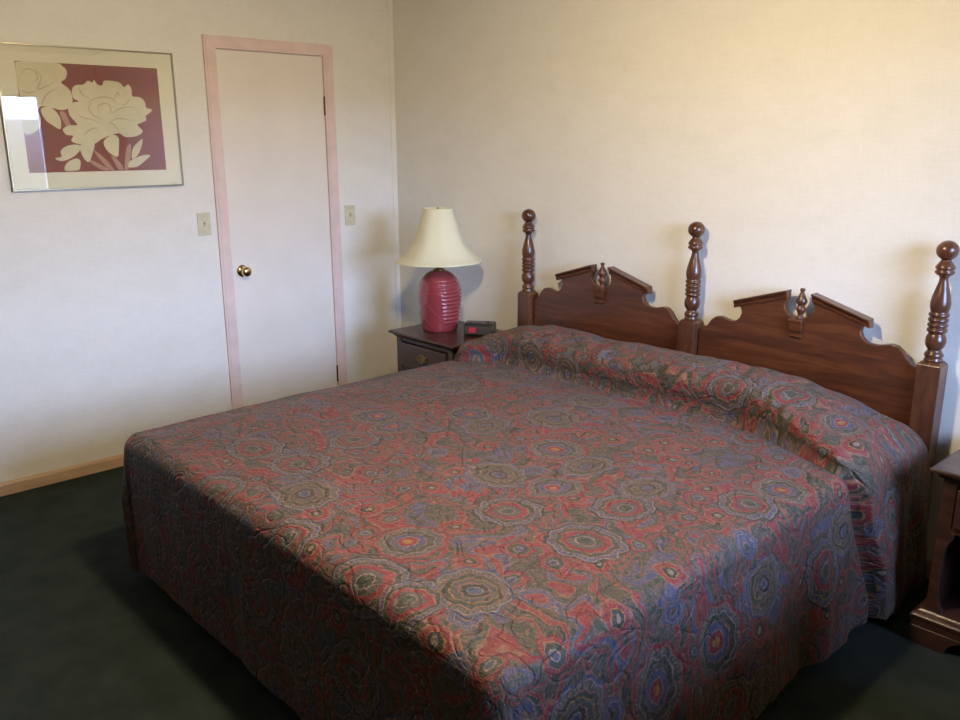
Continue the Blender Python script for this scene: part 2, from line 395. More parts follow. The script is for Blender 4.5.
box(bm, ROOM_X, ROOM_X + 0.12, ROOM_Y, WIN_Y0, 0, ROOM_Z); box(bm, ROOM_X, ROOM_X + 0.12, WIN_Y1, 0, 0, ROOM_Z)
box(bm, ROOM_X, ROOM_X + 0.12, WIN_Y0, WIN_Y1, 0, WIN_Z0); box(bm, ROOM_X, ROOM_X + 0.12, WIN_Y0, WIN_Y1, WIN_Z1, ROOM_Z)
struct('wall_right', bm, M['wall'])

# window in the right wall
win = thing('window_1', 'x', 'x'); del win['label']; del win['category']; win['kind'] = 'structure'
bm = bmesh.new(); X0, X1, F = ROOM_X + 0.02, ROOM_X + 0.08, 0.045
box(bm, X0, X1, WIN_Y0, WIN_Y1, WIN_Z0, WIN_Z0 + F); box(bm, X0, X1, WIN_Y0, WIN_Y1, WIN_Z1 - F * .4, WIN_Z1)
box(bm, X0, X1, WIN_Y0, WIN_Y0 + F, WIN_Z0 + F, WIN_Z1 - F * .4); box(bm, X0, X1, WIN_Y1 - F * .4, WIN_Y1, WIN_Z0 + F, WIN_Z1 - F * .4)
box(bm, X0 + .01, X1 - .01, (WIN_Y0 + WIN_Y1) / 2 - .02, (WIN_Y0 + WIN_Y1) / 2 + .02, WIN_Z0 + F, WIN_Z1 - F * .4)
ob('window_frame', bm, M['white'], win)
ob('window_glass', BX(ROOM_X + 0.048, ROOM_X + 0.052, WIN_Y0 + F, WIN_Y1 - F * .4, WIN_Z0 + F, WIN_Z1 - F * .4), M['glass'], win)
ob('window_sill', BX(ROOM_X - 0.04, ROOM_X + 0.02, WIN_Y0 - 0.04, WIN_Y1 + 0.04, WIN_Z0 - 0.03, WIN_Z0), M['white'], win, bevel=0.004)

# door and its pink casing
door = thing('door_1', 'x', 'x'); del door['label']; del door['category']; door['kind'] = 'structure'
ob('door_slab', BX(-0.035, 0.002, -1.1055, -0.4905, 0.006, 2.030), M['door'], door, bevel=0.0015)
fr = bmesh.new()
def casing(bm, pts_in, pts_out):
    pass
CW = 0.064
ya, yb_, yc_, yd_ = DY0 - CW + .004, DY0 + .004, DY1 - .004, DY1 + CW - 0.004
zt, zi = DH + CW - .008, DH - .004
def frame_ring(bm, x0, x1, g):
    """three-sided casing with mitred corners; g = inset of the raised band"""
    o = [(ya + g, 0), (ya + g, zt - g), (yd_ - g, zt - g), (yd_ - g, 0), (yc_ + g, 0), (yc_ + g, zi + g), (yb_ - g, zi + g), (yb_ - g, 0)]
    for q in ((0, 1, 6, 7), (1, 2, 5, 6), (2, 3, 4, 5)):
        for x, r in ((x0, 1), (x1, 0)):
            vs = [bm.verts.new((x, *o[i])) for i in q]
            bm.faces.new(vs if r else vs[::-1])
    for i in range(8):
        a_, b_ = o[i], o[(i + 1) % 8]
        if i in (3, 7): pass
        bm.faces.new([bm.verts.new(v) for v in ((x0, *a_), (x0, *b_), (x1, *b_), (x1, *a_))])
frame_ring(fr, 0.0, 0.013, 0); frame_ring(fr, 0.0129, 0.017, 0.011)
bmesh.ops.remove_doubles(fr, verts=fr.verts[:], dist=1e-5)
# jamb behind the casing
box(fr, -0.1, 0.0, DY0, DY0 + .005, 0, DH); box(fr, -0.1, 0.0, DY1 - .005, DY1, 0, DH); box(fr, -0.1, 0.0, DY0 + .005, DY1 - .005, DH - .006, DH)
box(fr, -0.055, -0.037, DY0 + .005, DY0 + .018, 0, DH - .006); box(fr, -0.055, -0.037, DY1 - .018, DY1 - .005, 0, DH - .006)
ob('door_casing', fr, M['pink'], door, bevel=0.0025)
ky, kz = -1.050, 0.914
knob = ob('door_knob', lathe([(0, 0), (.031, 0), (.033, .003), (.031, .008), (.020, .011), (.011, .014), (.0105, .026), (.016, .031), (.024, .037),
                              (.0275, .046), (.0265, .056), (.020, .063), (.010, .066), (0, .0665)], 32), M['brass'], door, smooth=True, loc=(0.002, ky, kz))
knob.rotation_euler = (0, PI / 2, 0)
ob('latch_plate', BX(-0.030, 0.0045, -1.1085, -1.1056, kz - .03, kz + .03), M['oldbrass'], door)
for hz in (1.773, 0.240):
    h = bmesh.new()
    for k in range(5):
        lathe([(.0058, 0), (.0058, .0176)], 14, h, (0.007, -0.4885, hz - .045 + k * .018))
    lathe([(.0035, -.004), (.0065, -.001), (.0065, .001)], 12, h, (0.007, -0.4885, hz - .046))
    lathe([(.0065, 0), (.0065, .002), (.003, .005)], 12, h, (0.007, -0.4885, hz + .0452))
    box(h, -0.02, 0.004, -0.4905, -0.4865, hz - .045, hz + .045)
    ob('hinge', h, M['hinge'], door)

# baseboards, corner strip
bp = [(0, 0), (0.012, 0), (0.012, 0.048), (0.008, 0.058), (0, 0.062)]
def base_x(name, y0, y1):                                  # along the left wall
    bm = bmesh.new()
    a = [bm.verts.new((x, y0, z)) for x, z in bp]; b = [bm.verts.new((x, y1, z)) for x, z in bp]
    bm.faces.new(a); bm.faces.new(b[::-1])
    for i in range(len(bp)): bm.faces.new((a[i], b[i], b[(i + 1) % len(bp)], a[(i + 1) % len(bp)]))
    return struct(name, bm, M['base'])
base_x('baseboard_left', ROOM_Y, DY0 - CW + .004)
base_x('baseboard_corner', DY1 + CW - 0.004, -0.013)
bm = bmesh.new()
a = [bm.verts.new((0, -x, z)) for x, z in bp]; b = [bm.verts.new((ROOM_X, -x, z)) for x, z in bp]
bm.faces.new(a); bm.faces.new(b[::-1])
for i in range(len(bp)): bm.faces.new((a[i], b[i], b[(i + 1) % len(bp)], a[(i + 1) % len(bp)]))
struct('baseboard_back', bm, M['base'])
struct('trim_1', BX(0, 0.0035, -0.034, 0, 0.062, ROOM_Z), M['wall'], bevel=0.001)

# ================================================================ ceiling light over the bed
LX, LY, LZ = 2.58, -1.84, 2.14
lt = thing('ceiling_light', 'lit round opal glass ceiling light hanging above the bed', 'ceiling light', (LX, LY, ROOM_Z))
ob('canopy', lathe([(0, -0.03), (.02, -0.03), (.05, -.022), (.065, -.006), (.065, 0), (0, 0)], 32), M['oldbrass'], lt, smooth=True)
ob('stem', lathe([(.007, -(ROOM_Z - LZ) + .085), (.007, -.025)], 12), M['oldbrass'], lt)
ob('gallery', lathe([(.036, -(ROOM_Z - LZ) + .065), (.040, -(ROOM_Z - LZ) + .075), (.030, -(ROOM_Z - LZ) + .095), (.01, -(ROOM_Z - LZ) + .10)], 24), M['oldbrass'], lt, smooth=True)
ob('glass_globe', lathe([(.08 * math.sin(PI * k / 12), -.08 * math.cos(PI * k / 12) - (ROOM_Z - LZ)) for k in range(12)], 24), M['globe'], lt, smooth=True)

zd = LZ - ROOM_Z
ob('added_light_shield', lathe([(.012, zd + .112), (.05, zd + .110), (.10, zd + .085), (.17, zd + .048), (.172, zd + .046), (.169, zd + .044), (.10, zd + .080), (.05, zd + .104), (.0125, zd + .106)], 40), M['oldbrass'], lt, smooth=True)  # opaque dish added over the globe to keep its light off the ceiling

# ================================================================ unseen chest of drawers, added to block low daylight from the bed side
dr0 = thing('daylight_blocker', 'added unseen dark chest of drawers that blocks window light from the lower side of the bed', 'daylight_blocker', (3.98, -1.46, 0))
ob('carcass', BX(0, 0.46, -0.70, 0.70, 0.08, 0.84), M['woodd'], dr0, bevel=0.004)
ob('top', BX(-0.02, 0.47, -0.72, 0.72, 0.841, 0.87), M['woodd'], dr0, bevel=0.008)
ob('plinth', BX(0.01, 0.45, -0.69, 0.69, 0, 0.079), M['woodd'], dr0, bevel=0.003)
for k in range(2):
    for m in range(3):
        y0, z0 = -0.68 + k * 0.69, 0.10 + m * 0.245
        d = ob('drawer', BX(-0.014, -0.0005, y0, y0 + 0.67, z0, z0 + 0.235), M['woodd'], dr0, bevel=0.004)
        for yy in (.17, .50):
            kb = ob('knob', lathe([(.006, 0), (.006, .010), (.013, .016), (.014, .022), (.008, .027), (0, .028)], 16), M['oldbrass'], d, smooth=True, loc=(-.0142, y0 + yy, z0 + .118)); kb.rotation_euler = (0, -PI / 2, 0)

# ================================================================ bed
XC, HW = 2.165, 0.4935                      # centre of the bed, post spacing / 2 of one panel
POSTX = (1.178, 2.160, 3.142)
BX0, BX1, BY0, BY1, BT = 1.215, 3.125, -2.13, -0.12, 0.572
bed = thing('bed', 'king bed with a dark turned-post double wooden headboard against the wallpapered wall', 'bed', (XC, -1.1, 0))
def bp_(name, bm, mat, **kw):
    """part of the bed, mesh given in room coordinates"""
    par = kw.pop('par', bed)
    bmesh.ops.translate(bm, verts=bm.verts[:], vec=(-XC, 1.1, 0))
    return ob(name, bm, mat, par, **kw)
bp_('box_spring', BX(BX0 + .05, BX1 - .11, BY0 + .05, BY1 - .0, 0.16, 0.34), M['ticking'], bevel=0.02)
bp_('mattress', BX(BX0 + .045, BX1 - .10, BY0 + .045, BY1 - .0, 0.345, 0.535), M['ticking'], bevel=0.04, segs=3)
bm = bmesh.new()
for x in (BX0 + .03, XC - .03, BX1 - .09): box(bm, x, x + .06, BY0 + .06, BY1, 0.12, 0.158)
bp_('bed_frame', bm, M['black'])
for x in (BX0 + .035, BX1 - .085):
    for y in (BY0 + .12, -0.30):
        bp_('leg', lathe([(.018, 0), (.022, .02), (.016, .12)], 14, None, (x + .025, y, 0)), M['black'])
SQ = 0.040
PZ = 0.834
post_prof = [(.0, PZ), (.030, PZ), (.031, PZ + .006), (.026, PZ + .010), (.0305, PZ + .020), (.031, PZ + .026), (.026, PZ + .034), (.0215, PZ + .040),
             (.0225, PZ + .044), (.030, PZ + .056), (.0335, PZ + .072), (.032, PZ + .088), (.027, PZ + .100), (.0255, PZ + .104)]
for k in range(4):
    z = PZ + .106 + k * .019
    post_prof += [(.0270, z), (.0325, z + .005), (.0330, z + .009), (.0315, z + .014), (.0275, z + .0175)]
post_prof += [(.0290, PZ + .186), (.0325, PZ + .200), (.0325, PZ + .216), (.0285, PZ + .240), (.0215, PZ + .266), (.0155, PZ + .288), (.0135, PZ + .302),
              (.0150, PZ + .310), (.0250, PZ + .316), (.0310, PZ + .322), (.0310, PZ + .328), (.0255, PZ + .333), (.0310, PZ + .339), (.0305, PZ + .345),
              (.0235, PZ + .356), (.0165, PZ + .366), (.0145, PZ + .374)]
ZB = PZ + .374 + .028
post_prof += [(.0355 * math.cos(a), ZB + .0355 * math.sin(a)) for a in [math.radians(d) for d in (-62, -45, -30, -15, 0, 15, 30, 45, 60, 75)]] + [(0, ZB + .0355)]
post_prof = [(r, PZ + (z - PZ) * 0.952) for r, z in post_prof]
for i, px in enumerate(POSTX):
    bm = bmesh.new(); y0, y1 = -0.105, -0.03
    vs0 = []
    def ring(z, s): return [bm.verts.new((px + a * (SQ - s), (y0 + y1) / 2 + b * ((y1 - y0) / 2 - s), z)) for a, b in ((-1, -1), (1, -1), (1, 1), (-1, 1))]
    rs = [ring(0, 0), ring(PZ - .012, 0), ring(PZ, .010)]
    bm.faces.new(rs[0][::-1]); bm.faces.new(rs[2])
    for a, b in zip(rs, rs[1:]):
        for k in range(4): bm.faces.new((a[k], a[(k + 1) % 4], b[(k + 1) % 4], b[k]))
    post = bp_('headboard_post', bm, M['woodv'], bevel=0.004)
    bp_('finial', lathe(post_prof, 36, None, (px, -0.068, 0)), M['woodv'], par=post, smooth=True)
def panel_outline(c):
    half = [(0.445, 0.800), (0.425, 0.806), (0.405, 0.826), (0.388, 0.850), (0.368, 0.865), (0.345, 0.868), (0.322, 0.862), (0.302, 0.857), (0.284, 0.857),
            (0.266, 0.862), (0.251, 0.876), (0.243, 0.896), (0.246, 0.912), (0.256, 0.925),
            (0.248, 0.934), (0.054, 0.992), (0.050, 0.984), (0.058, 0.968), (0.060, 0.950), (0.052, 0.932), (0.036, 0.919), (0.012, 0.911)]
    sh = lambda x: -.008 if abs(x) < .30 else 0          # the pediment sits a touch off the middle of its panel
    r = [(c + x + sh(x), z) for x, z in half]; l = [(c - x + sh(x), z) for x, z in half[::-1]]
    return [(c + .445, .30)] + r + l + [(c - .445, .30)]
for c in (1.669, 2.651):
    bm = prism_xz(panel_outline(c), -0.076, -0.048)
    hp = bp_('headboard_panel', bm, M['wood'], bevel=0.004)
    bp_('panel_rail', BX(c - .445, c + .445, -0.080, -0.044, 0.22, 0.298), M['wood'], par=hp)
    c -= .008
    for s in (-1, 1):                        # sloping cornice mouldings
        bm = bmesh.new()
        sl = (1.008 - 0.942) / 0.245
        prof = [(-0.046, -.002), (-0.080, -.002), (-0.083, 0.005), (-0.083, 0.012), (-0.090, 0.022), (-0.094, 0.024), (-0.094, 0.031), (-0.046, 0.031)]
        L = []
        for xo, zo, f in ((0.050, 0.984, 1), (0.277, 0.916, 1)):
            L.append([bm.verts.new((c + s * xo - s * z * .10 * (1 if xo > .1 else -0.2), y, zo + z)) for y, z in prof])
        bm.faces.new(L[0]); bm.faces.new(L[1][::-1])
        for k in range(len(prof)): bm.faces.new((L[0][k], L[1][k], L[1][(k + 1) % len(prof)], L[0][(k + 1) % len(prof)]))
        bp_('cornice', bm, M['wood'], par=hp, bevel=0.0015)
    bm = bmesh.new()                          # keystone bracket below the urn
    def blk(z0, z1, w0, w1, d0, d1):
        vs = [bm.verts.new(v) for v in ((c - w0, -.072, z0), (c + w0, -.072, z0), (c + w0, -.072 - d0, z0), (c - w0, -.072 - d0, z0),
                                        (c - w1, -.072, z1), (c + w1, -.072, z1), (c + w1, -.072 - d1, z1), (c - w1, -.072 - d1, z1))]
        for f in ((0, 3, 2, 1), (4, 5, 6, 7), (0, 1, 5, 4), (1, 2, 6, 5), (2, 3, 7, 6), (3, 0, 4, 7)): bm.faces.new([vs[k] for k in f])
    blk(.834, .840, .020, .024, .012, .018); blk(.840, .850, .025, .025, .020, .020); blk(.850, .858, .021, .021, .014, .014)
    blk(.858, .864, .024, .025, .018, .021); blk(.864, .896, .023, .0245, .021, .026); blk(.896, .904, .027, .029, .029, .031); blk(.904, .912, .028, .026, .031, .028)
    bp_('keystone', bm, M['wood'], par=hp, bevel=0.0015)
    up = [(0, 0), (.017, 0), (.0175, .004), (.011, .008), (.0105, .018), (.014, .024), (.0185, .033), (.0185, .040), (.014, .047), (.012, .051), (.016, .056),
          (.0215, .064), (.0205, .073), (.014, .086), (.0085, .098), (.0065, .103), (.0095, .108), (.0100, .113), (.0080, .117), (0, .119)]
    bp_('urn_finial', lathe(up, 28, None, (c + .009, -0.076, .912)), M['woodv'], par=hp, smooth=True)

# ================================================================ bedspread with the pillow roll
def crease(x, drop):
    k = -0.500 - 0.10 * sm(1.50, 1.18, x) - 0.16 * sm(2.6, 3.2, x)
    return k + 0.14 * min(1, drop / 0.50)
def bump_h(x):
    return 0.158 * (0.50 + 0.50 * sm(1.16, 1.58, x)) * (1 - 0.55 * sm(2.72, 3.20, x)) + 0.005 * math.sin(x * 5.2 + 1.0)
SHAPE = [(0, 0), (.012, .16), (.035, .34), (.09, .60), (.18, .82), (.32, .97), (.46, 1.0), (.62, .94), (.78, .78), (.90, .52), (1, .20)]
def shape(t):
    for (a, b), (c, d) in zip(SHAPE, SHAPE[1:]):
        if t <= c:
            s = (t - a) / (c - a); return b + (d - b) * s
    return SHAPE[-1][1]
SX0, SX1, SY0, SY1 = 1.185, 3.158, -2.165, -0.115
def spread_mesh():
    bm = bmesh.new(); uvl = bm.loops.layers.uv.new('UVMap')
    R, LD = 0.055, 0.56
    arc = R * PI / 2
    W = SX1 - SX0; LEN = SY1 - SY0
    ND, NW = 52, 176
    us = [-LD + LD * i / ND for i in range(ND)] + [W * i / NW for i in range(NW + 1)] + [W + LD * (i + 1) / ND for i in range(ND)]
    vs = [-LD + LD * i / ND for i in range(ND)]
    yb = -0.80 - SY0
    vs += [yb * i / 110 for i in range(110)]
    n3 = 170
    vs += [yb + (LEN - yb) * i / n3 for i in range(n3 + 1)]
    def fold(d):                             # distance over the edge -> (outward, down)
        if d < arc: a = d / R; return R * math.sin(a), R * (1 - math.cos(a))
        return R, R + (d - arc)
    grid = []
    for u in us:
        row = []
        for v in vs:
            du = -u if u < 0 else (u - W if u > W else 0); dv = -v if v < 0 else 0
            cu = min(max(u, 0), W); cv = max(v, 0)
            drop_d = max(du, dv)
            xx = SX0 + cu; yy = SY0 + cv
            sx = -1 if u < 0 else 1
            # inset so that the rounded edge ends on SX0 / SX1 / SY0
            kx = R * (1 - 2 * cu / W); xx += kx
            ky = R * max(0, 1 - cv / 0.6); yy += ky
            out, down = fold(drop_d)
            z = BT + 0.018 - down
            # top surface softness
            nz = noise.noise((u * 2.2, v * 2.2, 0.3)) * 0.010 + noise.noise((u * 7, v * 9, 1.3)) * 0.0035
            if drop_d == 0: z += nz
            else: z += nz * max(0, 1 - drop_d / 0.05)
            # crowned edges
            e = min(cu, W - cu); z -= 0.012 * (1 - sm(0, 0.16, e)) + (0.004 * (1 - sm(0, .25, cv)))
            # pillow roll
            dn = max(0, du)
            c = crease(xx, dn)
            t = (yy - c) / (SY1 - c)
            if t > 0:
                edge = math.exp(-dn / 0.07)
                H = bump_h(xx)
                pk = noise.noise((u * 34, t * 5 + u * 9, 4.0)) * 0.015 * math.exp(-((t - .15) / .20) ** 2) + noise.noise((u * 9, t * 8, 7.7)) * 0.010
                z += (H * shape(t) + pk * min(1, t * 12)) * edge
                if t < .34: yy -= 0.062 * math.sin(PI * t / .34) * edge * sm(0, .04, t)
            else:
                z -= 0.016 * math.exp(-(-t * 0.5 / 0.03) ** 2)
                z += noise.noise((u * 30, v * 6, 2.0)) * 0.004 * math.exp(-(-t * .5 / 0.10) ** 2) * (1 if drop_d == 0 else 0)
            # outward shift of the hanging cloth
            if drop_d > 0:
                if du > 0 and dv > 0: ang = math.atan2(dv, du)
                elif du > 0: ang = 0
                else: ang = PI / 2
                hang = max(0, drop_d - arc * .5)
                par = v * 7.5 if du > dv else u * 7.5 + 3
                rip = noise.noise((par, hang * 1.2, 5.0)) * 0.040 * min(1, hang / 0.3) + noise.noise((par * 3.1, hang * 5, 9.0)) * 0.006
                flare = 0.045 * sm(0, .5, hang)
                o2 = out + rip * (.8 if u > W else .25) + flare * (1 if u > W else (.1 if u < 0 else 0))
                if dv > 0 and du > 0:
                    o2 += 0.035 * math.sin(2 * ang) * min(1, hang / .25)
                if dv <= 0:
                    if t > 0:
                        o2 += (0.034 * sm(0, .05, t) * (sm(0.0, 0.12, dn))) + 0.02 * sm(0, .1, t) * math.sin(dn * 18 + v * 20) * .3
                    else:
                        o2 -= 0.060 * math.exp(-(t * .5 / 0.028) ** 2) * sm(0, .10, dn)
                        yy -= 0
                xx += sx * o2 * math.cos(ang) if du > 0 else 0
                yy -= o2 * math.sin(ang) if dv > 0 else 0
                z = max(z, 0.012 + 0.004 * noise.noise((par, 0, 0)))
            if yy > SY1: yy = SY1
            row.append((bm.verts.new((xx, yy, z)), u, v))
        grid.append(row)
    mid = grid[len(us) // 2]; j0 = ND; acc = {j0: 0.0}
    for j in range(j0 + 1, len(vs)): acc[j] = acc[j - 1] + (mid[j][0].co - mid[j - 1][0].co).length
    for j in range(j0 - 1, -1, -1): acc[j] = vs[j]
    for r_ in grid:
        for j in range(len(vs)): r_[j] = (r_[j][0], r_[j][1], acc[j])
    for i in range(len(us) - 1):
        for j in range(len(vs) - 1):
            q = (grid[i][j], grid[i + 1][j], grid[i + 1][j + 1], grid[i][j + 1])
            f = bm.faces.new([k[0] for k in q]); f.smooth = True
            for lp, k in zip(f.loops, q): lp[uvl].uv = (k[1], k[2])
    return bm
bs = ob('bedspread', spread_mesh(), M['spread'])
bs['label'] = 'quilted red, green and blue paisley bedspread draped over the king bed and pillows'
bs['category'] = 'bedspread'
smooth_all(bs)

# ================================================================ nightstands
def nightstand(label, loc, group):
    """origin at the floor, front left corner of the top; front faces -y"""
    W, D, H = 0.530, 0.440, 0.600
    t = thing('nightstand', label, 'nightstand', loc)
    def P(name, bm, mat=M['woodd'], par=None, **kw):
        return ob(name, bm, mat, par or t, **kw)
    # moulded top
    bm = bmesh.new()
    pr = [(0.034, -0.034), (0.026, -0.032), (0.020, -0.024), (0.014, -0.018), (0.002, -0.014), (0, -0.008), (0, -0.003), (0.004, 0)]
    rings = []
    for ins, dz in pr:
        rings.append([bm.verts.new(v) for v in ((ins, ins, H + dz), (W - ins, ins, H + dz), (W - ins, D, H + dz), (ins, D, H + dz))])
    bm.faces.new(rings[0]); bm.faces.new(rings[-1])
    for a, b in zip(rings, rings[1:]):
        for k in range(4): bm.faces.new((a[k], a[(k + 1) % 4], b[(k + 1) % 4], b[k]))
    P('top', bm, bevel=0.001)
    I = 0.034
    for x0 in (I, W - I - .02): P('side_panel', BX(x0, x0 + .02, I + .012, D - .014, 0.118, H - .034), bevel=0.002)
    P('back_panel', BX(I + .02, W - I - .02, D - .026, D - .014, 0.118, H - .034))
    # front stiles with a shaped inner edge under the drawer
    for s in (0, 1):
        inner = [(0.040, H - .034), (0.040, 0.405), (0.052, 0.392), (0.050, 0.375), (0.036, 0.352), (0.030, 0.32), (0.028, 0.24), (0.030, 0.17), (0.038, 0.14), (0.052, 0.118)]
        pts = [(0, 0.118), (0, H - .034)] + inner
        pts = [(I + x, z) for x, z in pts] if s == 0 else [(W - I - x, z) for x, z in pts]
        P('stile', prism_xz(pts, I - .004, I + .014), bevel=0.002)
    P('rail', BX(I + .0405, W - I - .0405, I, I + .014, 0.392, 0.412), bevel=0.002)
    P('rail', BX(I + .0405, W - I - .0405, I, I + .014, H - .052, H - .034), bevel=0.002)
    dr = P('drawer', BX(I + .044, W - I - .044, I - .012, I + .016, 0.416, H - .056), bevel=0.005)
    P('drawer_box', BX(I + .05, W - I - .05, I + .017, D - .05, 0.42, H - .07), par=dr)
    cx, cz = W / 2, 0.484
    hd = []
    plate = [(-.046, 0), (-.036, .010), (-.030, .020), (-.018, .016), (-.008, .024), (0, .030), (.008, .024), (.018, .016), (.030, .020), (.036, .010), (.046, 0),
             (.034, -.008), (.026, -.018), (.012, -.016), (0, -.026), (-.012, -.016), (-.026, -.018), (-.034, -.008)]
    bm = prism_xz([(cx + x, cz + z) for x, z in plate], I - .0150, I - .0122)
    h = P('handle', bm, M['oldbrass'], par=dr)
    bm = bmesh.new()
    n = 14; rr = []
    for k in range(n + 1):                    # swinging bail
        a = PI + PI * k / n
        p = (cx + .030 * math.cos(a), I - .024, cz + .004 + .024 * math.sin(a))
        rr.append([bm.verts.new((p[0] + .0022 * math.cos(q) * math.cos(a), p[1] + .0022 * math.sin(q), p[2] + .0022 * math.cos(q) * math.sin(a))) for q in [2 * PI * m / 8 for m in range(8)]])
    for a, b in zip(rr, rr[1:]):
        for k in range(8): bm.faces.new((a[k], a[(k + 1) % 8], b[(k + 1) % 8], b[k]))
    for x in (-.030, .030): box(bm, cx + x - .004, cx + x + .004, I - .028, I - .0145, cz - .001, cz + .008)
    P('bail', bm, M['oldbrass'], par=dr, smooth=True)
    # plinth with moulded deck, shelf and bracket feet
    bm = bmesh.new()
    pr = [(0.004, 0.062), (0.004, 0.086), (0.0, 0.090), (0, 0.100), (0.006, 0.106), (0.016, 0.110), (0.022, 0.118)]
    rings = []
    for ins, z in pr:
        rings.append([bm.verts.new(v) for v in ((ins, ins, z), (W - ins, ins, z), (W - ins, D - .014, z), (ins, D - .014, z))])
    bm.faces.new(rings[0]); bm.faces.new(rings[-1])
    for a, b in zip(rings, rings[1:]):
        for k in range(4): bm.faces.new((a[k], a[(k + 1) % 4], b[(k + 1) % 4], b[k]))
    P('plinth', bm, bevel=0.001)
    for s in (0, 1):
        foot = [(0.004, 0.0618), (0.010, 0), (0.112, 0), (0.116, 0.018), (0.126, 0.034), (0.145, 0.046), (0.165, 0.0618)]
        pts = foot if s == 0 else [(W - x, z) for x, z in foot]
        P('foot', prism_xz(pts, 0.004, 0.026), bevel=0.002)
        x0, x1 = (0.006, 0.026) if s == 0 else (W - 0.026, W - 0.006)
        P('foot', BX(x0, x1, D - .10, D - .02, 0, 0.0618), bevel=0.002)
    return t
nightstand('dark wooden nightstand in the corner carrying the table lamp, left of the bed', (0.572, -0.518, 0), None)
nightstand('dark wooden nightstand with an open shelf right of the bed, cut by the photo edge', (3.312, -0.480, 0), None)

# ================================================================ table lamp
LPX, LPY = 0.745, -0.300
lamp = thing('table_lamp', 'cream bell-shaped shade on a glossy rose ceramic base, on the left nightstand', 'lamp', (LPX, LPY, 0.6005))
# local frame: s = towards screen right, q = towards the viewer
vd = Vector((4.169 - LPX, -3.136 - LPY)); vd.normalize(); sd = Vector((-vd.y, vd.x))
LB = spline([(.090, 0), (.094, .006), (.100, .030), (.110, .085), (.117, .145), (.1185, .190), (.114, .230), (.100, .268), (.076, .298), (.050, .314), (.030, .320)], 6)
def lamp_base():
    bm = bmesh.new(); seg = 128; zs = []
    # resample by height for the ridges
    prof = []
    for a, b in zip(LB, LB[1:]):
        m = 4
        for k in range(m): prof.append((a[0] + (b[0] - a[0]) * k / m, a[1] + (b[1] - a[1]) * k / m))
    prof.append(LB[-1])
    rings = []
    for r, z in prof:
        row = []
        for k in range(seg):
            a = 2 * PI * k / seg; dx, dy = math.cos(a), math.sin(a)
            s = dx * sd.x + dy * sd.y; q = dx * vd.x + dy * vd.y
            xs = s * r                                   # sideways position as seen from the room
            front = sm(-.1, .25, q)
            zr = z / .320
            bound = 0.020 - 0.055 * sm(.62, .98, zr) + 0.012 * sm(.35, 0, zr)
            m = sm(bound - .004, bound + .004, xs) * sm(0.03, .06, z) * sm(.290, .270, z) * (front if s < .6 else 1)
            ridge = abs(math.sin(z * PI / 0.0205)) ** 0.7
            d = m * (-.0055 + .0065 * ridge)
            # raised collar where the smooth dome begins and two incised diagonal lines
            l1 = abs((xs + .085) * .74 + (z - .165) * .67); l2 = abs((xs + .095) * .74 + (z - .085) * .67)
            left = (1 - sm(bound - .012, bound, xs)) * front
            d += left * .0034 * (math.exp(-(l1 / .0030) ** 2) * sm(.215, .17, z) + .8 * math.exp(-(l2 / .0030) ** 2) * sm(.12, .09, z))
            d -= .0020 * sm(.212, .216, z) * sm(.262, .255, z) * left
            row.append(bm.verts.new(((r + d) * dx, (r + d) * dy, z)))
        rings.append(row)
    for a, b in zip(rings, rings[1:]):
        for k in range(seg): bm.faces.new((a[k], a[(k + 1) % seg], b[(k + 1) % seg], b[k]))
    bm.faces.new(rings[0][::-1]); bm.faces.new(rings[-1])
    return bm
ob('lamp_base', lamp_base(), M['ceramic'], lamp, smooth=True)
ob('neck', lathe([(.030, .3202), (.032, .324), (.024, .328), (.012, .333), (.012, .385), (.018, .390), (.018, .44), (0, .445)], 20), M['oldbrass'], lamp, smooth=True)
ob('light_bulb', lathe([(.012, .446), (.016, .46), (.030, .49), (.030, .515), (.016, .54), (0, .545)], 18), M['ivory'], lamp, smooth=True)
SP = spline([(.232, .366), (.227, .373), (.197, .392), (.166, .424), (.139, .464), (.117, .516), (.099, .568), (.084, .614), (.076, .644)], 4)
def shade_mesh():
    bm = bmesh.new(); seg = 96; rings = []
    path = SP + [(r - .003, z) for r, z in SP[::-1]]
    for i, (r, z) in enumerate(path):
        row = []
        for k in range(seg):
            a = 2 * PI * k / seg
            pan = 1 - 0.030 * (abs(math.sin(a * 4)) ** 2.0) * (1 - .4 * (z - .352) / .29)      # eight slightly flat gores
            row.append(bm.verts.new((r * pan * math.cos(a), r * pan * math.sin(a), z)))
        rings.append(row)
    n = len(rings)
    for i in range(n):
        a, b = rings[i], rings[(i + 1) % n]
        for k in range(seg): bm.faces.new((a[k], a[(k + 1) % seg], b[(k + 1) % seg], b[k]))
    return bm
shd = ob('lamp_shade', shade_mesh(), M['shade'], lamp, smooth=True); shd.rotation_euler = (0, 0, 0.33)
bm = bmesh.new()
for k in range(3):
    a = 2 * PI * k / 3
    vs = [bm.verts.new((x * math.cos(a) - y * math.sin(a), x * math.sin(a) + y * math.cos(a), z)) for x, y, z in
          ((.0, -.0012, .628), (.0765, -.0012, .628), (.0765, .0012, .628), (.0, .0012, .628), (.0, -.0012, .631), (.0765, -.0012, .631), (.0765, .0012, .631), (.0, .0012, .631))]
    for f in ((0, 3, 2, 1), (4, 5, 6, 7), (0, 1, 5, 4), (1, 2, 6, 5), (2, 3, 7, 6), (3, 0, 4, 7)): bm.faces.new([vs[i] for i in f])
ob('shade_spider', bm, M['oldbrass'], shd)
ob('harp', lathe([(.0030, .40), (.0030, .625)], 8, lathe([(.0030, .40), (.0030, .625)], 8, None, (.036, 0, 0)), (-.036, 0, 0)), M['oldbrass'], lamp)
ob('shade_knob', lathe([(0, .626), (.006, .628), (.008, .638), (.006, .646), (0, .649)], 16), M['oldbrass'], lamp, smooth=True)

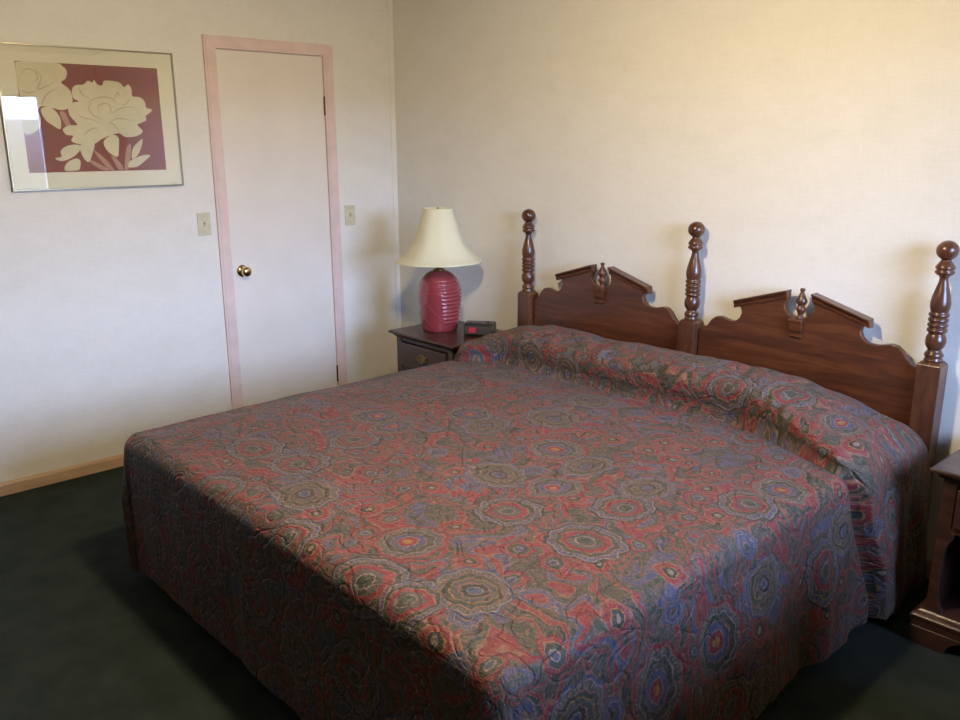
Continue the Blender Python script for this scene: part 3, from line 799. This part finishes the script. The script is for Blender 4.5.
# ================================================================ clock radio
ck = thing('clock_radio', 'small black clock radio with a red display beside the lamp on the nightstand', 'clock radio', (0.985, -0.225, 0.6005), 0.62)
pr = [(-.052, 0), (-.058, .010), (-.050, .050), (-.040, .062), (.030, .064), (.044, .056), (.048, .038), (.048, 0)]
ob('body', prism_yz(pr, -.078, .078), M['black'], ck, bevel=0.006, segs=3)
fp = prism_yz([(-.0600, .011), (-.0572, .0105), (-.0497, .0485), (-.0524, .0495)], -.070, .070)
ob('face_plate', fp, M['dgrey'], ck)
bm = prism_yz([(-.0604, .018), (-.0582, .0175), (-.0522, .0445), (-.0545, .0450)], -.048, -.014)
ob('display', bm, M['red_led'], ck, bevel=0.0)
ob('dial', lathe([(.010, 0), (.0095, .004), (.006, .006), (0, .0065)], 20, None, (.040, 0, .064)), M['dgrey'], ck, smooth=True)
for k in range(3): ob('button', BX(-.050 + k * .022, -.036 + k * .022, -.030, -.020, .060, .0665), M['dgrey'], ck, bevel=0.001)

# ================================================================ wall plates
def wall_plate(label, y, z, name, cat, kind):
    t = thing(name, label, cat, (0, y, z))
    ob('plate', BX(0.0002, 0.0055, -.0355, .0355, -.0575, .0575), M['ivory'], t, bevel=0.003)
    for zz in (-.040, .040) if kind == 'switch' else (0,):
        s = ob('screw', lathe([(.0032, 0), (.0030, .0012), (0, .0014)], 12, None, (0, 0, 0)), M['screw'], t, loc=(0.0053, 0, zz)); s.rotation_euler = (0, PI / 2, 0)
    if kind == 'switch':
        ob('toggle_slot', BX(0.0050, 0.0062, -.0052, .0052, -.012, .012), M['screw'], t)
        ob('toggle', prism_xz([(0.0060, -.003), (0.0060, .0035), (0.0175, .0105), (0.0185, .006)], -.0038, .0038), M['ivory'], t, bevel=0.0008)
    return t
wall_plate('ivory light switch plate between the framed flower print and the pink door casing', -1.241, 1.175, 'light_switch', 'light switch', 'switch')
wall_plate('ivory light switch plate right of the door, near the room corner', -0.350, 1.168, 'light_switch', 'light switch', 'switch')

# ================================================================ framed flower print
PY, PZc = -1.7236, 1.6836
HWp, HHp = 0.3865, 0.3100
pic = thing('framed_print', 'glazed print of pale peonies on red, in a thin metal frame left of the door', 'framed print', (0, PY, PZc))
bm = bmesh.new(); T = 0.0065
for (a, b, c, d) in ((-HWp, HWp, HHp - T, HHp), (-HWp, HWp, -HHp, -HHp + T), (-HWp, -HWp + T, -HHp + T, HHp - T), (HWp - T, HWp, -HHp + T, HHp - T)):
    box(bm, 0.0005, 0.024, a, b, c, d)
ob('frame', bm, M['silver'], pic, bevel=0.0012)
ob('mat_board', BX(0.002, 0.0125, -HWp + T, HWp - T, -HHp + T, HHp - T), M['matboard'], pic)
ob('glass', BX(0.0195, 0.0215, -HWp + T, HWp - T, -HHp + T, HHp - T), M['glass'], pic)
bm = BX(0.0126, 0.0132, -0.309, 0.308, -0.232, 0.238)
OY, OZ = -1.727 - PY, 1.685 - PZc
def flat(pts, lvl, mi, sp=True):
    n = len(pts)
    if sp:
        out = []
        for i in range(n):
            a, b, c, d = pts[i - 1], pts[i], pts[(i + 1) % n], pts[(i + 2) % n]
            for k in range(4):
                s = k / 4
                out.append(tuple(0.5 * ((2 * b[j]) + (-a[j] + c[j]) * s + (2 * a[j] - 5 * b[j] + 4 * c[j] - d[j]) * s * s + (-a[j] + 3 * b[j] - 3 * c[j] + d[j]) * s ** 3) for j in range(2)))
        pts = out
    pts = [(min(max(y + OY, -.309), .308), min(max(z + OZ, -.232), .238)) for y, z in pts]
    prism_yz(pts, 0.0128, 0.0133 + lvl * .0003, bm, mi)
for k in ('stemG', 'stemH', 'stemI', 'stemJ', 'stemL'): flat(PETALS[k], 0, 3)
for k in ('leafA', 'leafB', 'leafC', 'leafD', 'leafE', 'leafF', 'leafL'): flat(PETALS[k], 1, 1)
flat(PETALS['left'], 2, 1); flat(PETALS['main'], 3, 1)
for ln in LINES:
    c = spline(ln, 5)
    L, Rr = [], []
    for i, p in enumerate(c):
        a = c[max(0, i - 1)]; b = c[min(len(c) - 1, i + 1)]
        dx, dz = b[0] - a[0], b[1] - a[1]; m = math.hypot(dx, dz) or 1
        w = .0032 * math.sin(PI * (i + .6) / (len(c) + .2))
        L.append((p[0] - dz / m * w, p[1] + dx / m * w)); Rr.append((p[0] + dz / m * w, p[1] - dx / m * w))
    flat(L + Rr[::-1], 4, 2, sp=False)
ob('peony_print', bm, [M['printred'], M['printcream'], M['printline'], M['printpale']], pic)
